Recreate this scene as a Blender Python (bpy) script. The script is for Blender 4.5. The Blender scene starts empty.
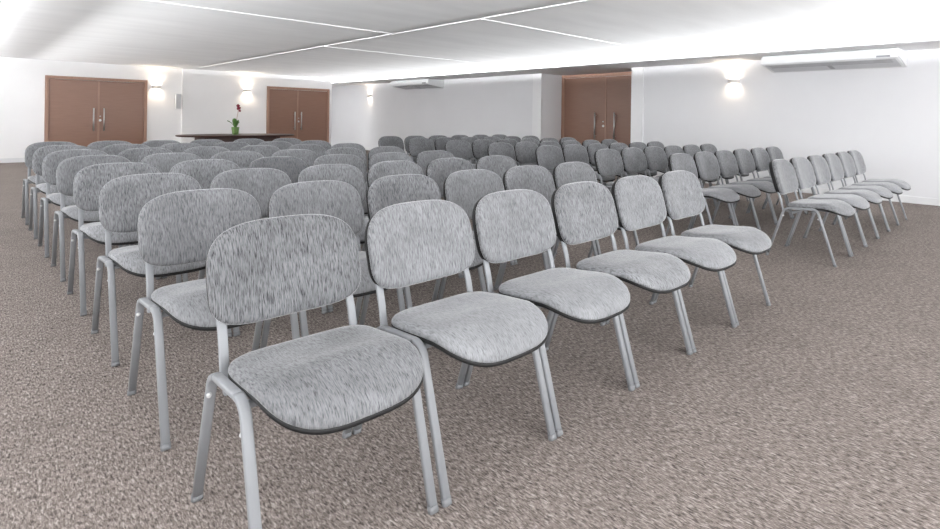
import bpy, bmesh, math, random
from mathutils import Vector, Matrix
random.seed(7)
C = bpy.context.scene.collection
PI = math.pi

# ------------------------------------------------------------------ node helpers
def mat(name):
    m = bpy.data.materials.new(name); m.use_nodes = True
    nt = m.node_tree; b = nt.nodes['Principled BSDF']
    return m, nt, b
def N(nt, t, **k):
    n = nt.nodes.new(t)
    for a, v in k.items(): setattr(n, a, v)
    return n
def lin(c):
    return tuple(((x/255)/12.92 if x/255 <= .04045 else ((x/255+.055)/1.055)**2.4) for x in c)+(1,)
def simple(name, rgb, rough=.5, metal=0, var=.0, scale=8, bump=0, bscale=60):
    m, nt, b = mat(name); c = lin(rgb)
    b.inputs['Roughness'].default_value = rough; b.inputs['Metallic'].default_value = metal
    co = N(nt, 'ShaderNodeTexCoord')
    n = N(nt, 'ShaderNodeTexNoise'); n.inputs['Scale'].default_value = scale; n.inputs['Detail'].default_value = 4
    nt.links.new(co.outputs['Object'], n.inputs['Vector'])
    r = N(nt, 'ShaderNodeValToRGB')
    r.color_ramp.elements[0].position = .3; r.color_ramp.elements[1].position = .7
    r.color_ramp.elements[0].color = tuple(x*(1-var) for x in c[:3])+(1,)
    r.color_ramp.elements[1].color = tuple(min(1, x*(1+var)) for x in c[:3])+(1,)
    nt.links.new(n.outputs['Fac'], r.inputs['Fac']); nt.links.new(r.outputs['Color'], b.inputs['Base Color'])
    if bump:
        n2 = N(nt, 'ShaderNodeTexNoise'); n2.inputs['Scale'].default_value = bscale
        nt.links.new(co.outputs['Object'], n2.inputs['Vector'])
        bp = N(nt, 'ShaderNodeBump'); bp.inputs['Strength'].default_value = bump; bp.inputs['Distance'].default_value = .01
        nt.links.new(n2.outputs['Fac'], bp.inputs['Height']); nt.links.new(bp.outputs['Normal'], b.inputs['Normal'])
    return m

def fabric(name, scl, con, sheen):
    """grey flecked velour: fine dark streaks running along the nap"""
    m, nt, b = mat(name); L = nt.links.new
    co = N(nt, 'ShaderNodeTexCoord'); oi = N(nt, 'ShaderNodeObjectInfo')
    mul = N(nt, 'ShaderNodeMath', operation='MULTIPLY'); mul.inputs[1].default_value = 57
    L(oi.outputs['Random'], mul.inputs[0])
    add = N(nt, 'ShaderNodeVectorMath', operation='ADD')
    L(co.outputs['Object'], add.inputs[0]); L(mul.outputs[0], add.inputs[1])
    mp = N(nt, 'ShaderNodeMapping'); mp.inputs['Scale'].default_value = scl
    L(add.outputs[0], mp.inputs['Vector'])
    n1 = N(nt, 'ShaderNodeTexNoise'); n1.inputs['Scale'].default_value = 1; n1.inputs['Detail'].default_value = 3; n1.inputs['Roughness'].default_value = .6
    n1.inputs['Distortion'].default_value = .35
    L(mp.outputs[0], n1.inputs['Vector'])
    r1 = N(nt, 'ShaderNodeValToRGB'); e = r1.color_ramp.elements
    g = lambda v: lin(tuple(.79*(k+(v-174)*con) for k in (174, 175, 178)))
    e[0].position = .32; e[0].color = g(98); e[1].position = .56; e[1].color = g(178)
    x = e.new(.43); x.color = g(150); x = e.new(.72); x.color = g(196)
    L(n1.outputs['Fac'], r1.inputs['Fac'])
    n2 = N(nt, 'ShaderNodeTexNoise'); n2.inputs['Scale'].default_value = 7; n2.inputs['Detail'].default_value = 3
    L(add.outputs[0], n2.inputs['Vector'])
    r2 = N(nt, 'ShaderNodeMapRange'); r2.inputs['From Min'].default_value = .3; r2.inputs['From Max'].default_value = .7
    r2.inputs['To Min'].default_value = .80; r2.inputs['To Max'].default_value = 1.08
    L(n2.outputs['Fac'], r2.inputs['Value'])
    m1 = N(nt, 'ShaderNodeMix', data_type='RGBA', blend_type='MULTIPLY'); m1.inputs['Factor'].default_value = 1
    L(r1.outputs['Color'], m1.inputs['A']); L(r2.outputs[0], m1.inputs['B'])
    m2 = N(nt, 'ShaderNodeMix', data_type='RGBA', blend_type='MULTIPLY'); m2.inputs['Factor'].default_value = 1
    m3 = N(nt, 'ShaderNodeMix', data_type='RGBA'); m3.inputs['A'].default_value = g(166)
    L(oi.outputs['Alpha'], m3.inputs['Factor']); L(m1.outputs['Result'], m3.inputs['B'])
    L(m3.outputs['Result'], m2.inputs['A']); L(oi.outputs['Color'], m2.inputs['B'])
    L(m2.outputs['Result'], b.inputs['Base Color'])
    b.inputs['Roughness'].default_value = .9; b.inputs['Sheen Weight'].default_value = sheen; b.inputs['Sheen Roughness'].default_value = .3
    b.inputs['Specular IOR Level'].default_value = .15
    bp = N(nt, 'ShaderNodeBump'); bp.inputs['Strength'].default_value = .25; bp.inputs['Distance'].default_value = .003
    L(n1.outputs['Fac'], bp.inputs['Height']); L(bp.outputs['Normal'], b.inputs['Normal'])
    return m

def carpet():
    m, nt, b = mat('carpet'); L = nt.links.new
    co = N(nt, 'ShaderNodeTexCoord')
    mp = N(nt, 'ShaderNodeMapping'); mp.inputs['Scale'].default_value = (150, 46, 60); mp.inputs['Rotation'].default_value = (0, 0, .12)
    L(co.outputs['Object'], mp.inputs['Vector'])
    n1 = N(nt, 'ShaderNodeTexNoise'); n1.inputs['Scale'].default_value = 1; n1.inputs['Detail'].default_value = 4; n1.inputs['Roughness'].default_value = .65
    n1.inputs['Distortion'].default_value = .6
    L(mp.outputs[0], n1.inputs['Vector'])
    r = N(nt, 'ShaderNodeValToRGB'); e = r.color_ramp.elements
    e[0].position = .30; e[0].color = lin((62, 57, 54)); e[1].position = .70; e[1].color = lin((194, 184, 178))
    x = e.new(.44); x.color = lin((117, 108, 103)); x = e.new(.56); x.color = lin((151, 141, 135))
    L(n1.outputs['Fac'], r.inputs['Fac'])
    n2 = N(nt, 'ShaderNodeTexNoise'); n2.inputs['Scale'].default_value = 3.5; n2.inputs['Detail'].default_value = 4
    L(co.outputs['Object'], n2.inputs['Vector'])
    r2 = N(nt, 'ShaderNodeMapRange'); r2.inputs['From Min'].default_value = .3; r2.inputs['From Max'].default_value = .7
    r2.inputs['To Min'].default_value = .93; r2.inputs['To Max'].default_value = 1.06
    L(n2.outputs['Fac'], r2.inputs['Value'])
    m1 = N(nt, 'ShaderNodeMix', data_type='RGBA', blend_type='MULTIPLY'); m1.inputs['Factor'].default_value = 1
    L(r.outputs['Color'], m1.inputs['A']); L(r2.outputs[0], m1.inputs['B'])
    L(m1.outputs['Result'], b.inputs['Base Color'])
    b.inputs['Roughness'].default_value = .95; b.inputs['Specular IOR Level'].default_value = .1
    bp = N(nt, 'ShaderNodeBump'); bp.inputs['Strength'].default_value = .55; bp.inputs['Distance'].default_value = .006
    L(n1.outputs['Fac'], bp.inputs['Height']); L(bp.outputs['Normal'], b.inputs['Normal'])
    return m

def plaster():
    m, nt, b = mat('ceiling_plaster'); L = nt.links.new
    co = N(nt, 'ShaderNodeTexCoord')
    mp = N(nt, 'ShaderNodeMapping'); mp.inputs['Scale'].default_value = (.7, 3.0, 1)
    L(co.outputs['Object'], mp.inputs['Vector'])
    n1 = N(nt, 'ShaderNodeTexNoise'); n1.inputs['Scale'].default_value = 1.2; n1.inputs['Detail'].default_value = 5
    L(mp.outputs[0], n1.inputs['Vector'])
    r = N(nt, 'ShaderNodeValToRGB'); e = r.color_ramp.elements
    e[0].position = .3; e[0].color = CEIL0; e[1].position = .7; e[1].color = CEIL1
    L(n1.outputs['Fac'], r.inputs['Fac']); L(r.outputs['Color'], b.inputs['Base Color'])
    b.inputs['Roughness'].default_value = .8
    bp = N(nt, 'ShaderNodeBump'); bp.inputs['Strength'].default_value = .12; bp.inputs['Distance'].default_value = .02
    L(n1.outputs['Fac'], bp.inputs['Height']); L(bp.outputs['Normal'], b.inputs['Normal'])
    return m

def wood(name, a, bcol, scl, rough=.35):
    m, nt, b = mat(name); L = nt.links.new
    co = N(nt, 'ShaderNodeTexCoord'); mp = N(nt, 'ShaderNodeMapping'); mp.inputs['Scale'].default_value = scl
    L(co.outputs['Object'], mp.inputs['Vector'])
    n = N(nt, 'ShaderNodeTexNoise'); n.inputs['Scale'].default_value = 1; n.inputs['Detail'].default_value = 5
    L(mp.outputs[0], n.inputs['Vector'])
    r = N(nt, 'ShaderNodeValToRGB'); r.color_ramp.elements[0].position = .3; r.color_ramp.elements[1].position = .7
    r.color_ramp.elements[0].color = lin(a); r.color_ramp.elements[1].color = lin(bcol)
    L(n.outputs['Fac'], r.inputs['Fac']); L(r.outputs['Color'], b.inputs['Base Color'])
    b.inputs['Roughness'].default_value = rough
    return m
def emit(name, rgb, s):
    m, nt, b = mat(name)
    b.inputs['Base Color'].default_value = (.9, .9, .9, 1)
    b.inputs['Emission Color'].default_value = rgb+(1,); b.inputs['Emission Strength'].default_value = s
    return m

CEIL0, CEIL1 = lin((230, 230, 230)), lin((238, 238, 238))
M = dict(
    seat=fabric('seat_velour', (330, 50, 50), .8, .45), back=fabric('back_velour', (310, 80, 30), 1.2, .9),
    shell=simple('black_plastic', (9, 9, 10), .6, var=.1),
    frame=simple('silver_grey_enamel', (144, 146, 149), .4, var=.02, scale=30),
    cap=simple('grey_rubber', (120, 121, 123), .6, var=.05), knob=simple('pale_plastic', (214, 214, 214), .4, var=.02),
    floor=carpet(), ceil=plaster(),
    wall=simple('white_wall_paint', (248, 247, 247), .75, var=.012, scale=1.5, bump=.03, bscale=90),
    wallr=simple('light_dimmed_wall_paint', (231, 231, 233), .75, var=.012, scale=1.5, bump=.03, bscale=90),  # wall white dimmed in the colour, to offset the strong light on this side
    trim=simple('white_trim_paint', (232, 232, 233), .5, var=.01),
    border=simple('grey_border_paint', (236, 236, 237), .7, var=.01),
    post=simple('off_white_pilaster_paint', (240, 240, 241), .6, var=.01),
    batten=simple('bright_white_batten_paint', (254, 254, 254), .5, var=.0),
    door=wood('brown_door_laminate', (142, 107, 90), (148, 113, 95), (3, 3, 40), .33),
    dframe=wood('brown_frame_laminate', (158, 122, 104), (172, 136, 118), (40, 40, 3), .4),
    gap=simple('door_shadow_gap', (70, 48, 40), .7, var=.05),
    steel=simple('brushed_steel', (205, 204, 202), .3, .75, var=.03),
    table=wood('dark_table_wood', (52, 31, 25), (74, 47, 38), (3, 40, 3), .45),
    ac=simple('white_appliance_plastic', (238, 239, 240), .4, var=.01), acg=simple('grey_louver_plastic', (205, 206, 209), .5, var=.02),
    acd=simple('dark_louver_slot', (120, 121, 125), .6, var=.02), badge=simple('grey_badge', (150, 151, 155), .4, var=.02),
    spk=simple('light_grey_speaker', (228, 228, 228), .5, var=.02), grille=simple('grey_speaker_cloth', (205, 205, 207), .8, var=.05, scale=120),
    lamp=simple('white_lamp_body', (225, 222, 218), .45, var=.01),
    pot=simple('green_pot_glaze', (122, 152, 92), .35, var=.15, scale=14), leaf=simple('orchid_leaf', (98, 138, 70), .4, var=.25, scale=12),
    stem=simple('pale_stem', (196, 170, 160), .5, var=.08), flower=simple('crimson_petal', (128, 28, 52), .6, var=.25, scale=25),
    soil=simple('bark_soil', (70, 50, 38), .9, var=.3, scale=40),
)
def warm_glow(name, s): return emit(name, (1.0, .86, .68), s)
M['glow'] = warm_glow('lamp_diffuser', 14)

# ------------------------------------------------------------------ mesh helpers
def finish(name, bm, m, parent=None, smooth=False, loc=None):
    bmesh.ops.recalc_face_normals(bm, faces=bm.faces[:])
    me = bpy.data.meshes.new(name); bm.to_mesh(me); bm.free()
    if smooth:
        for p in me.polygons: p.use_smooth = True
    me.materials.append(m)
    o = bpy.data.objects.new(name, me); C.objects.link(o)
    if parent: o.parent = parent
    if loc: o.location = loc
    return o
def add_box(bm, x0, x1, y0, y1, z0, z1, bev=0):
    r = bmesh.ops.create_cube(bm, size=1)
    v = r['verts']
    for q in v:
        q.co = Vector(((x0+x1)/2+q.co.x*(x1-x0), (y0+y1)/2+q.co.y*(y1-y0), (z0+z1)/2+q.co.z*(z1-z0)))
    if bev:
        es = list({e for q in v for e in q.link_edges})
        bmesh.ops.bevel(bm, geom=es, offset=bev, segments=2, affect='EDGES', profile=.5)
def box(name, m, x0, x1, y0, y1, z0, z1, parent=None, bev=0):
    bm = bmesh.new(); add_box(bm, x0, x1, y0, y1, z0, z1, bev)
    return finish(name, bm, m, parent)
def loft(bm, rings, cap=True):
    rv = [[bm.verts.new(p) for p in r] for r in rings]
    n = len(rv[0])
    for a, b in zip(rv, rv[1:]):
        for i in range(n): bm.faces.new((a[i], a[(i+1) % n], b[(i+1) % n], b[i]))
    if cap:
        bm.faces.new(rv[0][::-1]); bm.faces.new(rv[-1])
def sweep(bm, path, rx, rn, side=Vector((1, 0, 0)), seg=16, power=3.6, cap=True, tans=None):
    """flat oval tube: half width rx along side, half thickness rn in the bending plane"""
    rings = []
    for i, p in enumerate(path):
        p = Vector(p)
        t = (Vector(path[min(i+1, len(path)-1)])-Vector(path[max(i-1, 0)])).normalized()
        if tans: t = tans[i]
        nn = t.cross(side).normalized(); sd = nn.cross(t).normalized()
        ring = []
        for k in range(seg):
            a = 2*PI*k/seg; c, s = math.cos(a), math.sin(a)
            c = math.copysign(abs(c)**(2/power), c); s = math.copysign(abs(s)**(2/power), s)
            ring.append(p+sd*rx*c+nn*rn*s)
        rings.append(ring)
    loft(bm, rings, cap)
def cyl(bm, p0, p1, r0, r1=None, seg=16):
    r1 = r0 if r1 is None else r1
    p0, p1 = Vector(p0), Vector(p1); t = (p1-p0).normalized()
    a = t.orthogonal().normalized(); b = t.cross(a)
    loft(bm, [[p+a*r*math.cos(2*PI*k/seg)+b*r*math.sin(2*PI*k/seg) for k in range(seg)] for p, r in ((p0, r0), (p1, r1))])
def lathe(bm, prof, seg=24, cx=0, cy=0):
    loft(bm, [[Vector((cx+r*math.cos(2*PI*k/seg), cy+r*math.sin(2*PI*k/seg), z)) for k in range(seg)] for r, z in prof])
def prism(bm, poly, axis, a, b):
    """poly of 2-D points extruded along axis ('x','y','z')"""
    def P(q, t):
        return {'x': (t, q[0], q[1]), 'y': (q[0], t, q[1]), 'z': (q[0], q[1], t)}[axis]
    loft(bm, [[Vector(P(q, t)) for q in poly] for t in (a, b)])
def fillet(pts, r, n=7):
    out = [Vector(pts[0])]
    for a, b, c in zip(pts, pts[1:], pts[2:]):
        a, b, c = Vector(a), Vector(b), Vector(c)
        u, v = (a-b).normalized(), (c-b).normalized()
        ang = u.angle(v); d = r/math.tan(ang/2)
        p, q = b+u*d, b+v*d
        cen = b+(u+v).normalized()*(r/math.sin(ang/2))
        s0, s1 = p-cen, q-cen; tot = s0.angle(s1); ax = s0.cross(s1).normalized()
        for k in range(n+1): out.append(cen+Matrix.Rotation(tot*k/n, 3, ax) @ s0)
    out.append(Vector(pts[-1]))
    return out
def empty(name, loc=(0, 0, 0), rz=0):
    o = bpy.data.objects.new(name, None); C.objects.link(o)
    o.location = loc; o.rotation_euler = (0, 0, rz); o.empty_display_size = .1
    return o
def tag(o, label, cat, group=None):
    o['label'] = label; o['category'] = cat
    if group: o['group'] = group
    return o
def struct(o): o['kind'] = 'structure'; return o
def copy_tree(o, parent=None):
    c = o.copy(); C.objects.link(c)
    if parent: c.parent = parent
    for ch in list(o.children): copy_tree(ch, c)
    return c

# ------------------------------------------------------------------ room dimensions
ZC = 2.34            # main ceiling
ZS = 2.222           # underside of the dropped border with the hidden light
UW = 9.645           # right wall
VB = 14.70           # back wall
VF = -5.0            # how far the room is built behind the camera
UL = -2.4            # left wall
LIPR, LIPL = 8.63, -.20
R0, R1 = 4.79, 7.17  # door recess in the right wall
RD = .80
VE = 17.2            # end of the passage past the back wall
BE = 8.24            # right end of the back wall

struct(box('floor', M['floor'], UL, UW+1.2, VF, VE, -.1, 0))
struct(box('ceiling', M['ceil'], UL, UW+1.2, VF, VE, ZC, ZC+.12))
# walls
WZ0, WZ1 = .75, 2.12
bm = bmesh.new()
add_box(bm, UL-.15, UL, VF, VB, 0, WZ0); add_box(bm, UL-.15, UL, VF, VB, WZ1, ZC)
WV = [VF+.4+k*3.2 for k in range(7)]  # openings added to the unseen left wall to let in fill daylight
for k in range(len(WV)-1): add_box(bm, UL-.15, UL, WV[k]-.2, WV[k]+.2, WZ0, WZ1)
add_box(bm, UL-.15, UL, WV[-1]-.2, VB, WZ0, WZ1); add_box(bm, UL-.15, UL, VF, WV[0], WZ0, WZ1)
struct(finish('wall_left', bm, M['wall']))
for k in range(len(WV)-1):  # frames of the added openings, out of view
    bm = bmesh.new(); a, b = WV[k]+.2, WV[k+1]-.2
    for y0, y1, z0, z1 in ((a, b, WZ0, WZ0+.04), (a, b, WZ1-.04, WZ1), (a, a+.04, WZ0+.04, WZ1-.04), (b-.04, b, WZ0+.04, WZ1-.04), ((a+b)/2-.02, (a+b)/2+.02, WZ0+.04, WZ1-.04)):
        add_box(bm, UL-.10, UL-.05, y0, y1, z0, z1)
    struct(finish('added_fill_window_%d' % (k+1), bm, M['trim']))
bm = bmesh.new()
add_box(bm, UW, UW+.15, VF, R0, 0, ZC); add_box(bm, UW, UW+.15, R1, VE, 0, ZC)
add_box(bm, UW+.15, UW+RD, R0-.15, R0, 0, ZC); add_box(bm, UW+.15, UW+RD, R1, R1+.15, 0, ZC)
add_box(bm, UW+RD, UW+RD+.12, R0-.15, R1+.15, 0, ZC)
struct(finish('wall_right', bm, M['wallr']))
JOG = 3.86
bm = bmesh.new()
add_box(bm, UL, JOG, VB, VB+.15, 0, ZC); add_box(bm, JOG, BE, VB-.06, VB+.15, 0, ZC)
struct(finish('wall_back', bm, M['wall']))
struct(box('wall_passage', M['wall'], BE-3, UW, VE, VE+.15, 0, ZC))
# flat pilasters either side of the recess
for n, (a, b) in enumerate(((R1, R1+.27), (R0-.27, R0))):
    struct(box('trim_%d' % (n+1), M['post'], UW-.02, UW+.02, a, b, 0, ZS+.01, bev=.003))
# dropped borders that hide the cove light: slab + upturned lip
def border(name, x0, x1, lip_x, y0=VF, y1=VB-.06):
    struct(box(name+'0', M['trim'], lip_x, lip_x+.008, y0, y1, ZS+.001, ZS+(.026 if lip_x > 0 else .034)))
    return struct(box(name, M['border'], x0, x1, y0, y1, ZS, ZS+.006))
border('trim_3', LIPR+.008, UW, LIPR, y1=VE)
struct(box('trim_9', M['trim'], UW, UW+RD, R0, R1, ZS, ZS+.018))
border('trim_4', UL, LIPL-.008, LIPL-.008)
# ceiling battens
BT = .018
def batten(name, x0, x1, y0, y1):
    return struct(box(name, M['batten'], x0, x1, y0, y1, ZC-(.003 if y1-y0 > 2 else .010), ZC+.002))
batten('trim_5', 4.07-BT, 4.07+BT, VF, VB-.06)
batten('trim_6', LIPL-.5, 4.07-BT, 5.31-BT, 5.31+BT)
batten('trim_7', 4.07+BT, LIPR+.6, 7.38-BT, 7.38+BT)
batten('trim_8', 4.07+BT, LIPR+.6, 3.51-BT, 3.51+BT)
# baseboards
def base(name, x0, x1, y0, y1):
    return struct(box(name, M['trim'], x0, x1, y0, y1, 0, .10, bev=.003))
bm = bmesh.new()
add_box(bm, UW-.014, UW+.001, VF, R0-.27, 0, .10, .003); add_box(bm, UW-.014, UW+.001, R1+.27, VE, 0, .10, .003)
struct(finish('baseboard_right', bm, M['trim']))
D1 = (.965, 3.04); D2 = (6.13, 8.14)
bm = bmesh.new()
add_box(bm, UL, D1[0]-.07, VB-.014, VB+.001, 0, .10, .003); add_box(bm, D1[1]+.07, JOG, VB-.014, VB+.001, 0, .10, .003)
add_box(bm, JOG, D2[0]-.07, VB-.074, VB-.059, 0, .10, .003)
struct(finish('baseboard_back', bm, M['trim']))
base('baseboard_left', UL-.001, UL+.014, VF, VB)

# ------------------------------------------------------------------ doors
def double_door(name, width, height, hz0, hz1, lock, loc, rz, fw=.07, mid=0., hoff=.105):
    """local: x across, front faces -y, origin at floor centre of the opening"""
    d = struct(empty(name, loc, rz)); w = width/2
    bm = bmesh.new()
    add_box(bm, -w, -w+fw, -.03, .06, 0, height, .004); add_box(bm, w-fw, w, -.03, .06, 0, height, .004)
    add_box(bm, -w+fw, w-fw, -.03, .06, height-fw, height, .004)
    finish('door_frame', bm, M['dframe'], d)
    for s in (-1, 1):
        x0, x1 = (-w+fw+.004, mid-.004) if s < 0 else (mid+.004, w-fw-.004)
        lf = box('door_leaf', M['door'], x0, x1, -.005 if s < 0 else .0, .04, .008, height-fw-.006, d, .002)
        hx = mid+s*hoff
        bm = bmesh.new()
        sweep(bm, [(hx, -.062, hz0), (hx, -.062, hz1)], .016, .012, seg=12)
        for z in (hz0+.07, hz1-.07): cyl(bm, (hx, -.06, z), (hx, .001, z), .009, seg=10)
        finish('handle', bm, M['steel'], d, True)
    add = box('door_astragal', M['dframe'], mid-.02, mid+.02, -.012, .0, .01, height-fw-.008, d, .003)
    bm = bmesh.new(); cyl(bm, (mid+lock[0], -.02, lock[1]), (mid+lock[0], .002, lock[1]), .026, .03, 18)
    cyl(bm, (mid+lock[0], -.03, lock[1]+.10), (mid+lock[0], .002, lock[1]+.10), .012, .014, 12)
    finish('lock', bm, M['steel'], d)
    return d
double_door('door_1', D1[1]-D1[0], 1.985, .70, 1.25, (.035, .955), ((D1[0]+D1[1])/2, VB-.02, 0), 0)
double_door('door_2', D2[1]-D2[0], 1.985, .70, 1.25, (.035, .955), ((D2[0]+D2[1])/2, VB-.08, 0), 0, mid=-.055)
double_door('door_3', R1-R0-.01, ZS-.002, .70, 1.31, (-.06, 1.0), (UW+RD-.02, (R0+R1)/2, 0), -PI/2, fw=.075, mid=.07, hoff=.26)

# ------------------------------------------------------------------ the chair
W = .54
def outline(n, hx, hf, hr, nf, nr, taper=0):
    """closed outline: y<0 half with reach hf and exponent nf, y>0 half with reach hr and exponent nr"""
    out = []
    for k in range(n):
        a = 2*PI*k/n; c, s = math.cos(a), math.sin(a)
        e, h = (nr, hr) if s > 0 else (nf, hf)
        out.append((math.copysign(abs(c)**(2/e), c)*hx, math.copysign(abs(s)**(2/e), s)*h))
    return out
def pad(bm, ol, layers, place):
    """layers of (shrink inset in m, height) from the front centre to the back; place maps (x, y, h) to 3-D"""
    hx = max(p[0] for p in ol)
    rings = []
    for sc, h in layers:
        rings.append([place(p[0]*sc, p[1]*sc, h) for p in ol])
    loft(bm, rings, True)
NSEG = 56
def cushion_layers(t, sag=0):
    """domed pad t thick, edge rolled"""
    L_ = [(.02, t), (.3, t*.995), (.55, t*.98), (.75, t*.94), (.87, t*.87), (.94, t*.74), (.98, t*.55), (1.0, t*.3), (1.0, t*.12), (.99, 0)]
    return L_
def build_chair():
    root = empty('conference_chair')
    # coordinates: origin on the floor under the seat; x across, -y forward; feet at y = -.25 / +.25
    Y0 = -.25
    # --- seat
    ol = outline(NSEG, .2345, .212, .228, 3.2, 6.0)
    def seat_place(x, y, h):
        yy = y+.15
        droop = -.064*max(0, (-.02-y)/.205)**2
        saddle = (-.008*math.exp(-((y-.09)/.085)**2)+.004*math.exp(-((y+.09)/.09)**2))*(1-.6*(x/.25)**2)
        k = min(1, h/.04)
        return Vector((x, Y0+yy, .452+h+droop+k*saddle-.020*min(1, max(0, (y+.06)/.26))))
    bm = bmesh.new(); pad(bm, ol, cushion_layers(.040), seat_place)
    finish('seat', bm, M['seat'], root, True)
    bm = bmesh.new()
    pad(bm, ol, [(.02, .0015), (.6, .0015), (.985, .0015), (1.0, -.001), (1.0, -.009), (.985, -.014), (.9, -.017), (.5, -.017), (.02, -.017)], seat_place)
    finish('seat_shell', bm, M['shell'], root, True)
    # --- backrest: local plane coordinate s up the lean
    ol = outline(NSEG, .250, .138, .160, 3.9, 3.3)
    LEAN = .285
    def back_place(x, s, h):
        # h forward (-y)
        nz = LEAN/math.hypot(1, LEAN); ny = 1/math.hypot(1, LEAN)
        z = .656+s
        y = .440+(z-.54)*LEAN-.48*x*x-.10*s*s
        return Vector((x, Y0+y-h*ny, z+h*nz))
    bm = bmesh.new(); pad(bm, ol, cushion_layers(.036), back_place)
    finish('backrest', bm, M['back'], root, True)
    bm = bmesh.new()
    pad(bm, ol, [(.02, .001), (.6, .001), (.97, .001), (.982, -.001), (.985, -.016), (.97, -.026), (.9, -.032), (.5, -.034), (.02, -.034)], back_place)
    finish('back_shell', bm, M['shell'], root, True)
    # --- frame: on each side an inverted U of flat oval tube
    X = .2505
    for s in (-1, 1):
        path = fillet([(s*X, Y0, .004), (s*X, Y0+.130, .440), (s*X, Y0+.372, .424), (s*X, Y0+.503, .004)], .052, 9)
        cut1, cut2 = 10, len(path)-11
        tg = [(path[min(k+1, len(path)-1)]-path[max(k-1, 0)]).normalized() for k in range(len(path))]
        front, rail, rear = path[:cut1+1], path[cut1:cut2+1], path[cut2:]
        def dense(pp):
            if len(pp) == 2: return [pp[0].lerp(pp[1], k/4) for k in range(5)]
            return pp
        for part, tn, nm in ((front, tg[:cut1+1], 'leg'), (rear, tg[cut2:], 'leg')):
            bm = bmesh.new(); sweep(bm, part, .0145, .0095, tans=tn)
            lg = finish(nm, bm, M['frame'], root, True)
            bot = part[0] if part[0].z < .1 else part[-1]
            up = part[1] if part[0].z < .1 else part[-2]
            d = (up-bot).normalized()
            bm = bmesh.new(); sweep(bm, [bot-d*.004, bot+d*.016], .0160, .0110)
            finish('foot_cap', bm, M['cap'], lg, True)
            # small bumper stud high on the leg
            tp = bot+d*.375
            bm = bmesh.new()
            off = .0095 if nm == 'leg' else .0095
            yy = 1 if bot.y < 0 else -1
            q = tp+Vector((s*.006, yy*.008, 0))
            lathe_dir = Vector((s*.35, yy*.94, 0))
            cyl(bm, q, q+lathe_dir*.010, .0075, .006, 12)
            finish('bumper_stud', bm, M['knob'], lg, True)
        dr = dense(rail); tr = [tg[cut1]]+[(rail[-1]-rail[0]).normalized()]*(len(dr)-2)+[tg[cut2]]
        bm = bmesh.new(); sweep(bm, dr, .0145, .0095, tans=tr)
        finish('side_rail', bm, M['frame'], root, True)
        # upright that carries the backrest
        up = fillet([(s*.212, Y0+.300, .394), (s*.212, Y0+.392, .399), (s*.211, Y0+.414, .49), (s*.208, Y0+.4545, .60), (s*.208, Y0+.488, .72)], .022, 5)
        bm = bmesh.new(); sweep(bm, up, .014, .0065)
        finish('back_upright', bm, M['frame'], root, True)
    for y, z in ((.165, .412), (.305, .394)):
        bm = bmesh.new(); sweep(bm, [(-X+.008, Y0+y, z), (X-.008, Y0+y, z)], .013, .0085, side=Vector((0, 1, 0)))
        finish('cross_bar', bm, M['frame'], root, True)
    return root
proto = build_chair()
ORD = ['', 'second', 'third', 'fourth', 'fifth', 'sixth', 'seventh']
def row_name(i): return 'front row' if i == 0 else ('back row' if i == 7 else ORD[i]+' row')
SL = .842
rows_left = [i*SL for i in range(8)]
rows_right = [-.020, .91, 1.785, 2.63, 3.46, 4.33, 5.21, 6.04]
UR = 4.606; ANG = .0096
tone = {(0, 0, 0): .74, (0, 1, 1): 1.0, (0, 2, 3): .78, (0, 0, 1): .93, (0, 5, 0): 1.04, (1, 0, 0): .9}
first = True
for blk in (0, 1):
    side = 'left' if blk == 0 else 'right'
    for i in range(8):
        for j in range(6):
            ch = proto if first else copy_tree(proto); first = False
            jx, jy, jr = random.uniform(-.003, .003), random.uniform(-.008, .008), random.uniform(-.004, .004)
            if i == 0: jx *= .3; jy *= .3; jr *= .3
            if blk == 0:
                ch.location = ((j+.5)*W+jx, rows_left[i]+.25+jy, 0)
            else:
                ch.location = (UR+(j+.5)*W+jx, rows_right[i]+.25+(j+.5)*W*ANG+jy, 0)
                jr += ANG
            if (blk, i, j) == (0, 0, 0): jr = -.018; ch.location.x = .264; ch.location.y = .255
            ch.rotation_euler = (0, 0, jr)
            if j == 0: pos = 'at the left end of' if blk == 0 else 'at the aisle end of'
            elif j == 5: pos = 'at the aisle end of' if blk == 0 else 'at the wall end of'
            else: pos = ORD[j]+' from the left in'
            ch['label'] = 'grey fabric chair %s the %s, %s block' % (pos, row_name(i), side)
            ch['category'] = 'chair'; ch['group'] = 'grey conference chairs in the %s block' % side
            al = 1.0 if (blk, i, j) == (0, 0, 0) else random.uniform(.7, 1.0)
            f = tone.get((blk, j, i), random.uniform(.97, 1.11))
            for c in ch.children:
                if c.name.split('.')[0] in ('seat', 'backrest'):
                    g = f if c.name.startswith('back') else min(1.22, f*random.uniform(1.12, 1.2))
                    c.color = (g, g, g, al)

# ------------------------------------------------------------------ table with orchid
TX, TY = 3.62, 10.0
t = tag(empty('conference_table', (TX, TY, 0)), 'dark wood boat-shaped table in front of the back wall', 'table')
bm = bmesh.new()
top = []
for k in range(64):
    a = 2*PI*k/64; c, s = math.cos(a), math.sin(a)
    top.append((math.copysign(abs(c)**.85, c)*1.14, math.copysign(abs(s)**.9, s)*.55))
loft(bm, [[Vector((x*f, y*f, z)) for x, y in top] for f, z in ((.975, .712), (.995, .72), (1, .735), (.996, .742), (.98, .745))])
finish('tabletop', bm, M['table'], t)
for s in (-1, 1):
    bm = bmesh.new(); prism(bm, [(s*.70-.03, -.30), (s*.70+.03, -.30), (s*.70+.03, .30), (s*.70-.03, .30)], 'z', .0, .712)
    finish('panel_leg', bm, M['table'], t)
box('modesty_panel', M['table'], -.67, .67, -.27, -.235, .12, .712, t, .003)
px, py = 3.56, 10.0
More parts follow.
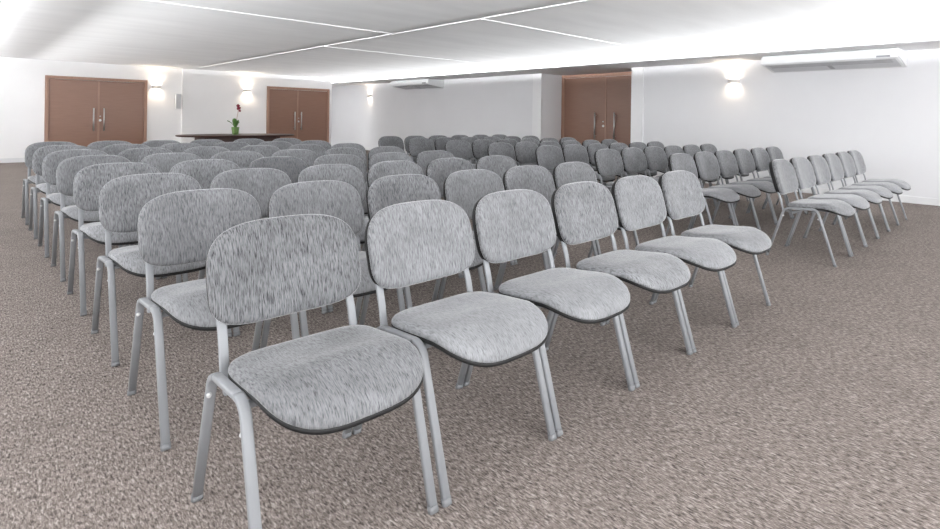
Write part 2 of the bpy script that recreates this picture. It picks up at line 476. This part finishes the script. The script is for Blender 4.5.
p = tag(empty('potted_orchid', (px, py, .745)), 'dark red orchid in a green pot on the dark table', 'potted plant')
bm = bmesh.new(); lathe(bm, [(.045, 0), (.058, .005), (.066, .08), (.072, .14), (.075, .145), (.072, .15), (.066, .145), (.062, .13)])
finish('pot', bm, M['pot'], p, True)
bm = bmesh.new(); lathe(bm, [(.001, .138), (.062, .138), (.062, .131), (.001, .129)]); finish('soil', bm, M['soil'], p)
def leaf(ang, ln, lift, wd):
    bm = bmesh.new(); rings = []
    d = Vector((math.cos(ang), math.sin(ang), 0)); sd = Vector((-math.sin(ang), math.cos(ang), 0))
    for k in range(9):
        f = k/8; w = wd*math.sin(PI*min(.97, .08+f*.9))**.8
        c = d*(.02+ln*f*(.35+.3*f))+Vector((0, 0, .14+lift*(f-.35*f*f)))
        u = Vector((0, 0, 1))
        rings.append([c+sd*w+u*.012*1, c+u*.003, c-sd*w+u*.012, c-u*.004])
    loft(bm, rings); finish('leaf', bm, M['leaf'], p, True)
for a, ln, lf, wd in ((2.8, .20, .20, .040), (.5, .10, .22, .040), (1.6, .12, .26, .042), (-1.2, .10, .20, .042), (3.9, .10, .24, .038), (-.2, .08, .16, .036), (-2.2, .06, .27, .042)):
    leaf(a, ln, lf, wd)
stem = [Vector((.0, 0, .13)), Vector((.015, 0, .25)), Vector((.032, 0, .36)), Vector((.05, 0, .46)), Vector((.058, 0, .53)), Vector((.05, -.01, .575))]
bm = bmesh.new(); sweep(bm, stem, .0055, .0055, side=Vector((0, 1, 0)), seg=8, power=2); finish('stem', bm, M['stem'], p, True)
for (fx, fz, sc) in ((.040, .575, .85), (.060, .53, .85), (.038, .515, .6), (.078, .475, .55)):
    bm = bmesh.new()
    for k in range(5):
        a = 2*PI*k/5+.3; R = .045*sc
        tip = Vector((math.cos(a), -.35, math.sin(a)))*R; sd = Vector((-math.sin(a), 0, math.cos(a)))*R*.42
        mid_ = tip*.6
        rr = [[Vector((0, 0, 0))+sd*.25, Vector((0, -.004, 0)), -sd*.25, Vector((0, .004, 0))],
              [mid_+sd, mid_+Vector((0, -.006, 0)), mid_-sd, mid_+Vector((0, .003, 0))],
              [tip+sd*.3, tip+Vector((0, -.003, 0)), tip-sd*.3, tip+Vector((0, .002, 0))]]
        loft(bm, rr)
    bmesh.ops.create_icosphere(bm, subdivisions=1, radius=.012*sc, matrix=Matrix.Translation((0, -.012, 0)))
    finish('flower', bm, M['flower'], p, False, (fx, -.008, fz))

# ------------------------------------------------------------------ air conditioners on the right wall
def air_con(v0, v1, label):
    a = tag(empty('air_conditioner', (UW, (v0+v1)/2, 1.98)), label, 'air conditioner', 'white air conditioners along the right wall')
    h = (v1-v0)/2; Z = 1.98
    bm = bmesh.new()
    prism(bm, [(0, .235), (-.56, .235), (-.595, .215), (-.607, .17), (-.60, .102), (-.575, .088), (-.02, .004), (0, .004)], 'y', -h, h)
    es = [e for e in bm.edges if abs(e.verts[0].co.y-e.verts[1].co.y) < 1e-6]
    bmesh.ops.bevel(bm, geom=es, offset=.02, segments=3, affect='EDGES')
    finish('casing', bm, M['ac'], a)
    # louver on the sloping underside
    def on(u, d): # point on underside, u 0 (front) to 1 (wall), d below surface
        x = -.565+.50*u; z = .0865-.0757*u*1.0
        n = Vector((-.149, 0, -.989))
        return Vector((x, 0, z))+n*d
    bm = bmesh.new()
    q = [on(.02, -.002), on(.98, -.002), on(.98, .004), on(.02, .004)]
    loft(bm, [[Vector((w.x, y, w.z)) for w in q] for y in (-h+.05, h-.05)])
    finish('intake_panel', bm, M['acg'], a)
    for k in range(3):
        u = .10+.13*k
        q = [on(u, .003), on(u+.022, .003), on(u+.022, .0065), on(u, .0065)]
        bm = bmesh.new(); loft(bm, [[Vector((w.x, y, w.z)) for w in q] for y in (-h+.10, h-.10)])
        finish('louver', bm, M['acd'], a)
    q = [on(.45, .003), on(.9, .003), on(.9, .006), on(.45, .006)]
    bm = bmesh.new(); loft(bm, [[Vector((w.x, y, w.z)) for w in q] for y in (-.03, .03)]); finish('latch', bm, M['badge'], a)
    box('mount_plate', M['acg'], -.03, .004, -h+.2, h-.2, .03, .2, a)
    box('badge', M['badge'], -.608, -.599, -h+.10, -h+.26, .108, .135, a, .001)
    return a
air_con(.30, 2.10, 'long white air conditioner high on the right wall, right of the brown door')
air_con(10.75, 12.55, 'white air conditioner far down the right wall, beyond the brown door')

# ------------------------------------------------------------------ wall lamps
def wall_lamp(loc, rz, label, power, depth=.10):
    l = tag(empty('wall_lamp', loc, rz), label, 'wall lamp', 'up and down wall lamps')
    half = [(math.cos(PI+PI*k/16)*.10, math.sin(PI+PI*k/16)*depth) for k in range(17)]
    bm = bmesh.new()
    inner = [(x*.88, y*.86) for x, y in half]
    ringpoly = half+inner[::-1]
    prism(bm, ringpoly, 'z', -.035, .035)
    finish('lamp_shade', bm, M['lamp'], l)
    box('back_plate', M['lamp'], -.10, .10, -.012, 0, -.032, .032, l)
    bm = bmesh.new(); prism(bm, [(x*.85, y*.8-.013) for x, y in half], 'z', -.012, .012)
    finish('diffuser', bm, M['glow'], l)
    for s in (1, -1):
        d = bpy.data.lights.new('lamp_beam', 'SPOT'); d.energy = power*(1.0 if s > 0 else 1.15); d.spot_size = math.radians(150); d.spot_blend = .9
        d.color = (1.0, .82, .62); d.shadow_soft_size = .03
        o = bpy.data.objects.new('lamp_beam', d); C.objects.link(o); o.parent = l
        o.location = (0, -.055, s*.045); o.rotation_euler = (PI, 0, 0) if s > 0 else (0, 0, 0)
    return l
LP = 1.4
wall_lamp((3.25, VB, 1.823), 0, 'small lit wall lamp between the left brown door and the wall speaker', LP*2)
wall_lamp((5.55, VB-.06, 1.825), 0, 'small lit wall lamp on the back wall above the orchid', LP*2)
wall_lamp((UW, 2.75, 1.865), -PI/2, 'small lit wall lamp on the right wall beside the long air conditioner', LP)
wall_lamp((UW, 14.6, 1.83), -PI/2, 'small lit wall lamp at the far end of the right wall', LP)

# ------------------------------------------------------------------ speaker by the jog in the back wall
s = tag(empty('wall_speaker', (3.74, VB-.125, 1.465), -.15), 'pale grey loudspeaker tilted on the back wall beside the lit lamp', 'speaker')
bm = bmesh.new(); prism(bm, [(-.11, .20), (.06, .20), (.07, -.20), (-.05, -.20)], 'x', -.06, .06); finish('cabinet', bm, M['spk'], s)
bm = bmesh.new(); prism(bm, [(-.117, .185), (-.105, .19), (-.05, -.185), (-.062, -.185)], 'x', -.052, .052); finish('grille', bm, M['grille'], s)
box('bracket', M['spk'], -.03, .03, .06, .125, -.03, .03, s)

# ------------------------------------------------------------------ light
def area(name, loc, rot, sx, sy, e, col=(1, 1, 1)):
    d = bpy.data.lights.new(name, 'AREA'); d.shape = 'RECTANGLE'; d.size = sx; d.size_y = sy; d.energy = e; d.color = col
    o = bpy.data.objects.new(name, d); C.objects.link(o); o.location = loc; o.rotation_euler = rot
    return o
CC = (.96, .98, 1.0)
def aim(o, direction, along):
    z = -Vector(direction).normalized(); x = Vector(along).normalized(); y = z.cross(x)
    o.rotation_euler = Matrix((x, y, z)).transposed().to_euler()
# every hidden strip is a pair of tapes: one wide beam that washes the nearby ceiling, one narrow beam that throws across it
for sx, lip, back, y0, y1, wide, throw in ((-1, LIPR, .88, VF, VE, 8.0, 3.9), (1, LIPL, .16, VF, VB, 2.6, 3.4)):
    ln = y1-y0-.4
    for e, spr, up in ((wide, 125, .7), (throw, 9, .012)):
        o = area('cove_strip', (lip-sx*back, (y0+y1)/2, ZS+.030), (0, 0, 0), ln, .016, e*ln, CC)
        o.data.spread = math.radians(spr); aim(o, (sx, 0, up), (0, 1, 0))

w = bpy.data.worlds.new('World'); bpy.context.scene.world = w; w.use_nodes = True
bg = w.node_tree.nodes['Background']; bg.inputs['Color'].default_value = (.96, .98, 1.0, 1); bg.inputs['Strength'].default_value = 2.15

# ------------------------------------------------------------------ camera (level, slightly rolled, shifted down)
cam = bpy.data.cameras.new('Camera'); co = bpy.data.objects.new('Camera', cam); C.objects.link(co)
F, PY, YAW, ROLL = 550.76, 117.455, .7507, .0143
cam.sensor_width = 36; cam.sensor_fit = 'HORIZONTAL'; cam.lens = F/940*36
cam.shift_x = 0; cam.shift_y = -(264.5-PY)/940
fw = Vector((math.sin(YAW), math.cos(YAW), 0)); rt = Vector((math.cos(YAW), -math.sin(YAW), 0)); upv = Vector((0, 0, 1))
R_ = rt*math.cos(ROLL)+upv*math.sin(ROLL); U_ = -rt*math.sin(ROLL)+upv*math.cos(ROLL)
mw = Matrix((R_, U_, -fw)).transposed().to_4x4(); mw.translation = Vector((-.5199, -1.2366, 1.1534))
co.matrix_world = mw; cam.clip_start = .05
bpy.context.scene.camera = co
vs = bpy.context.scene.view_settings
vs.view_transform = 'Standard'; vs.look = 'None'; vs.gamma = 1; vs.exposure = 1.5; vs.use_curve_mapping = False
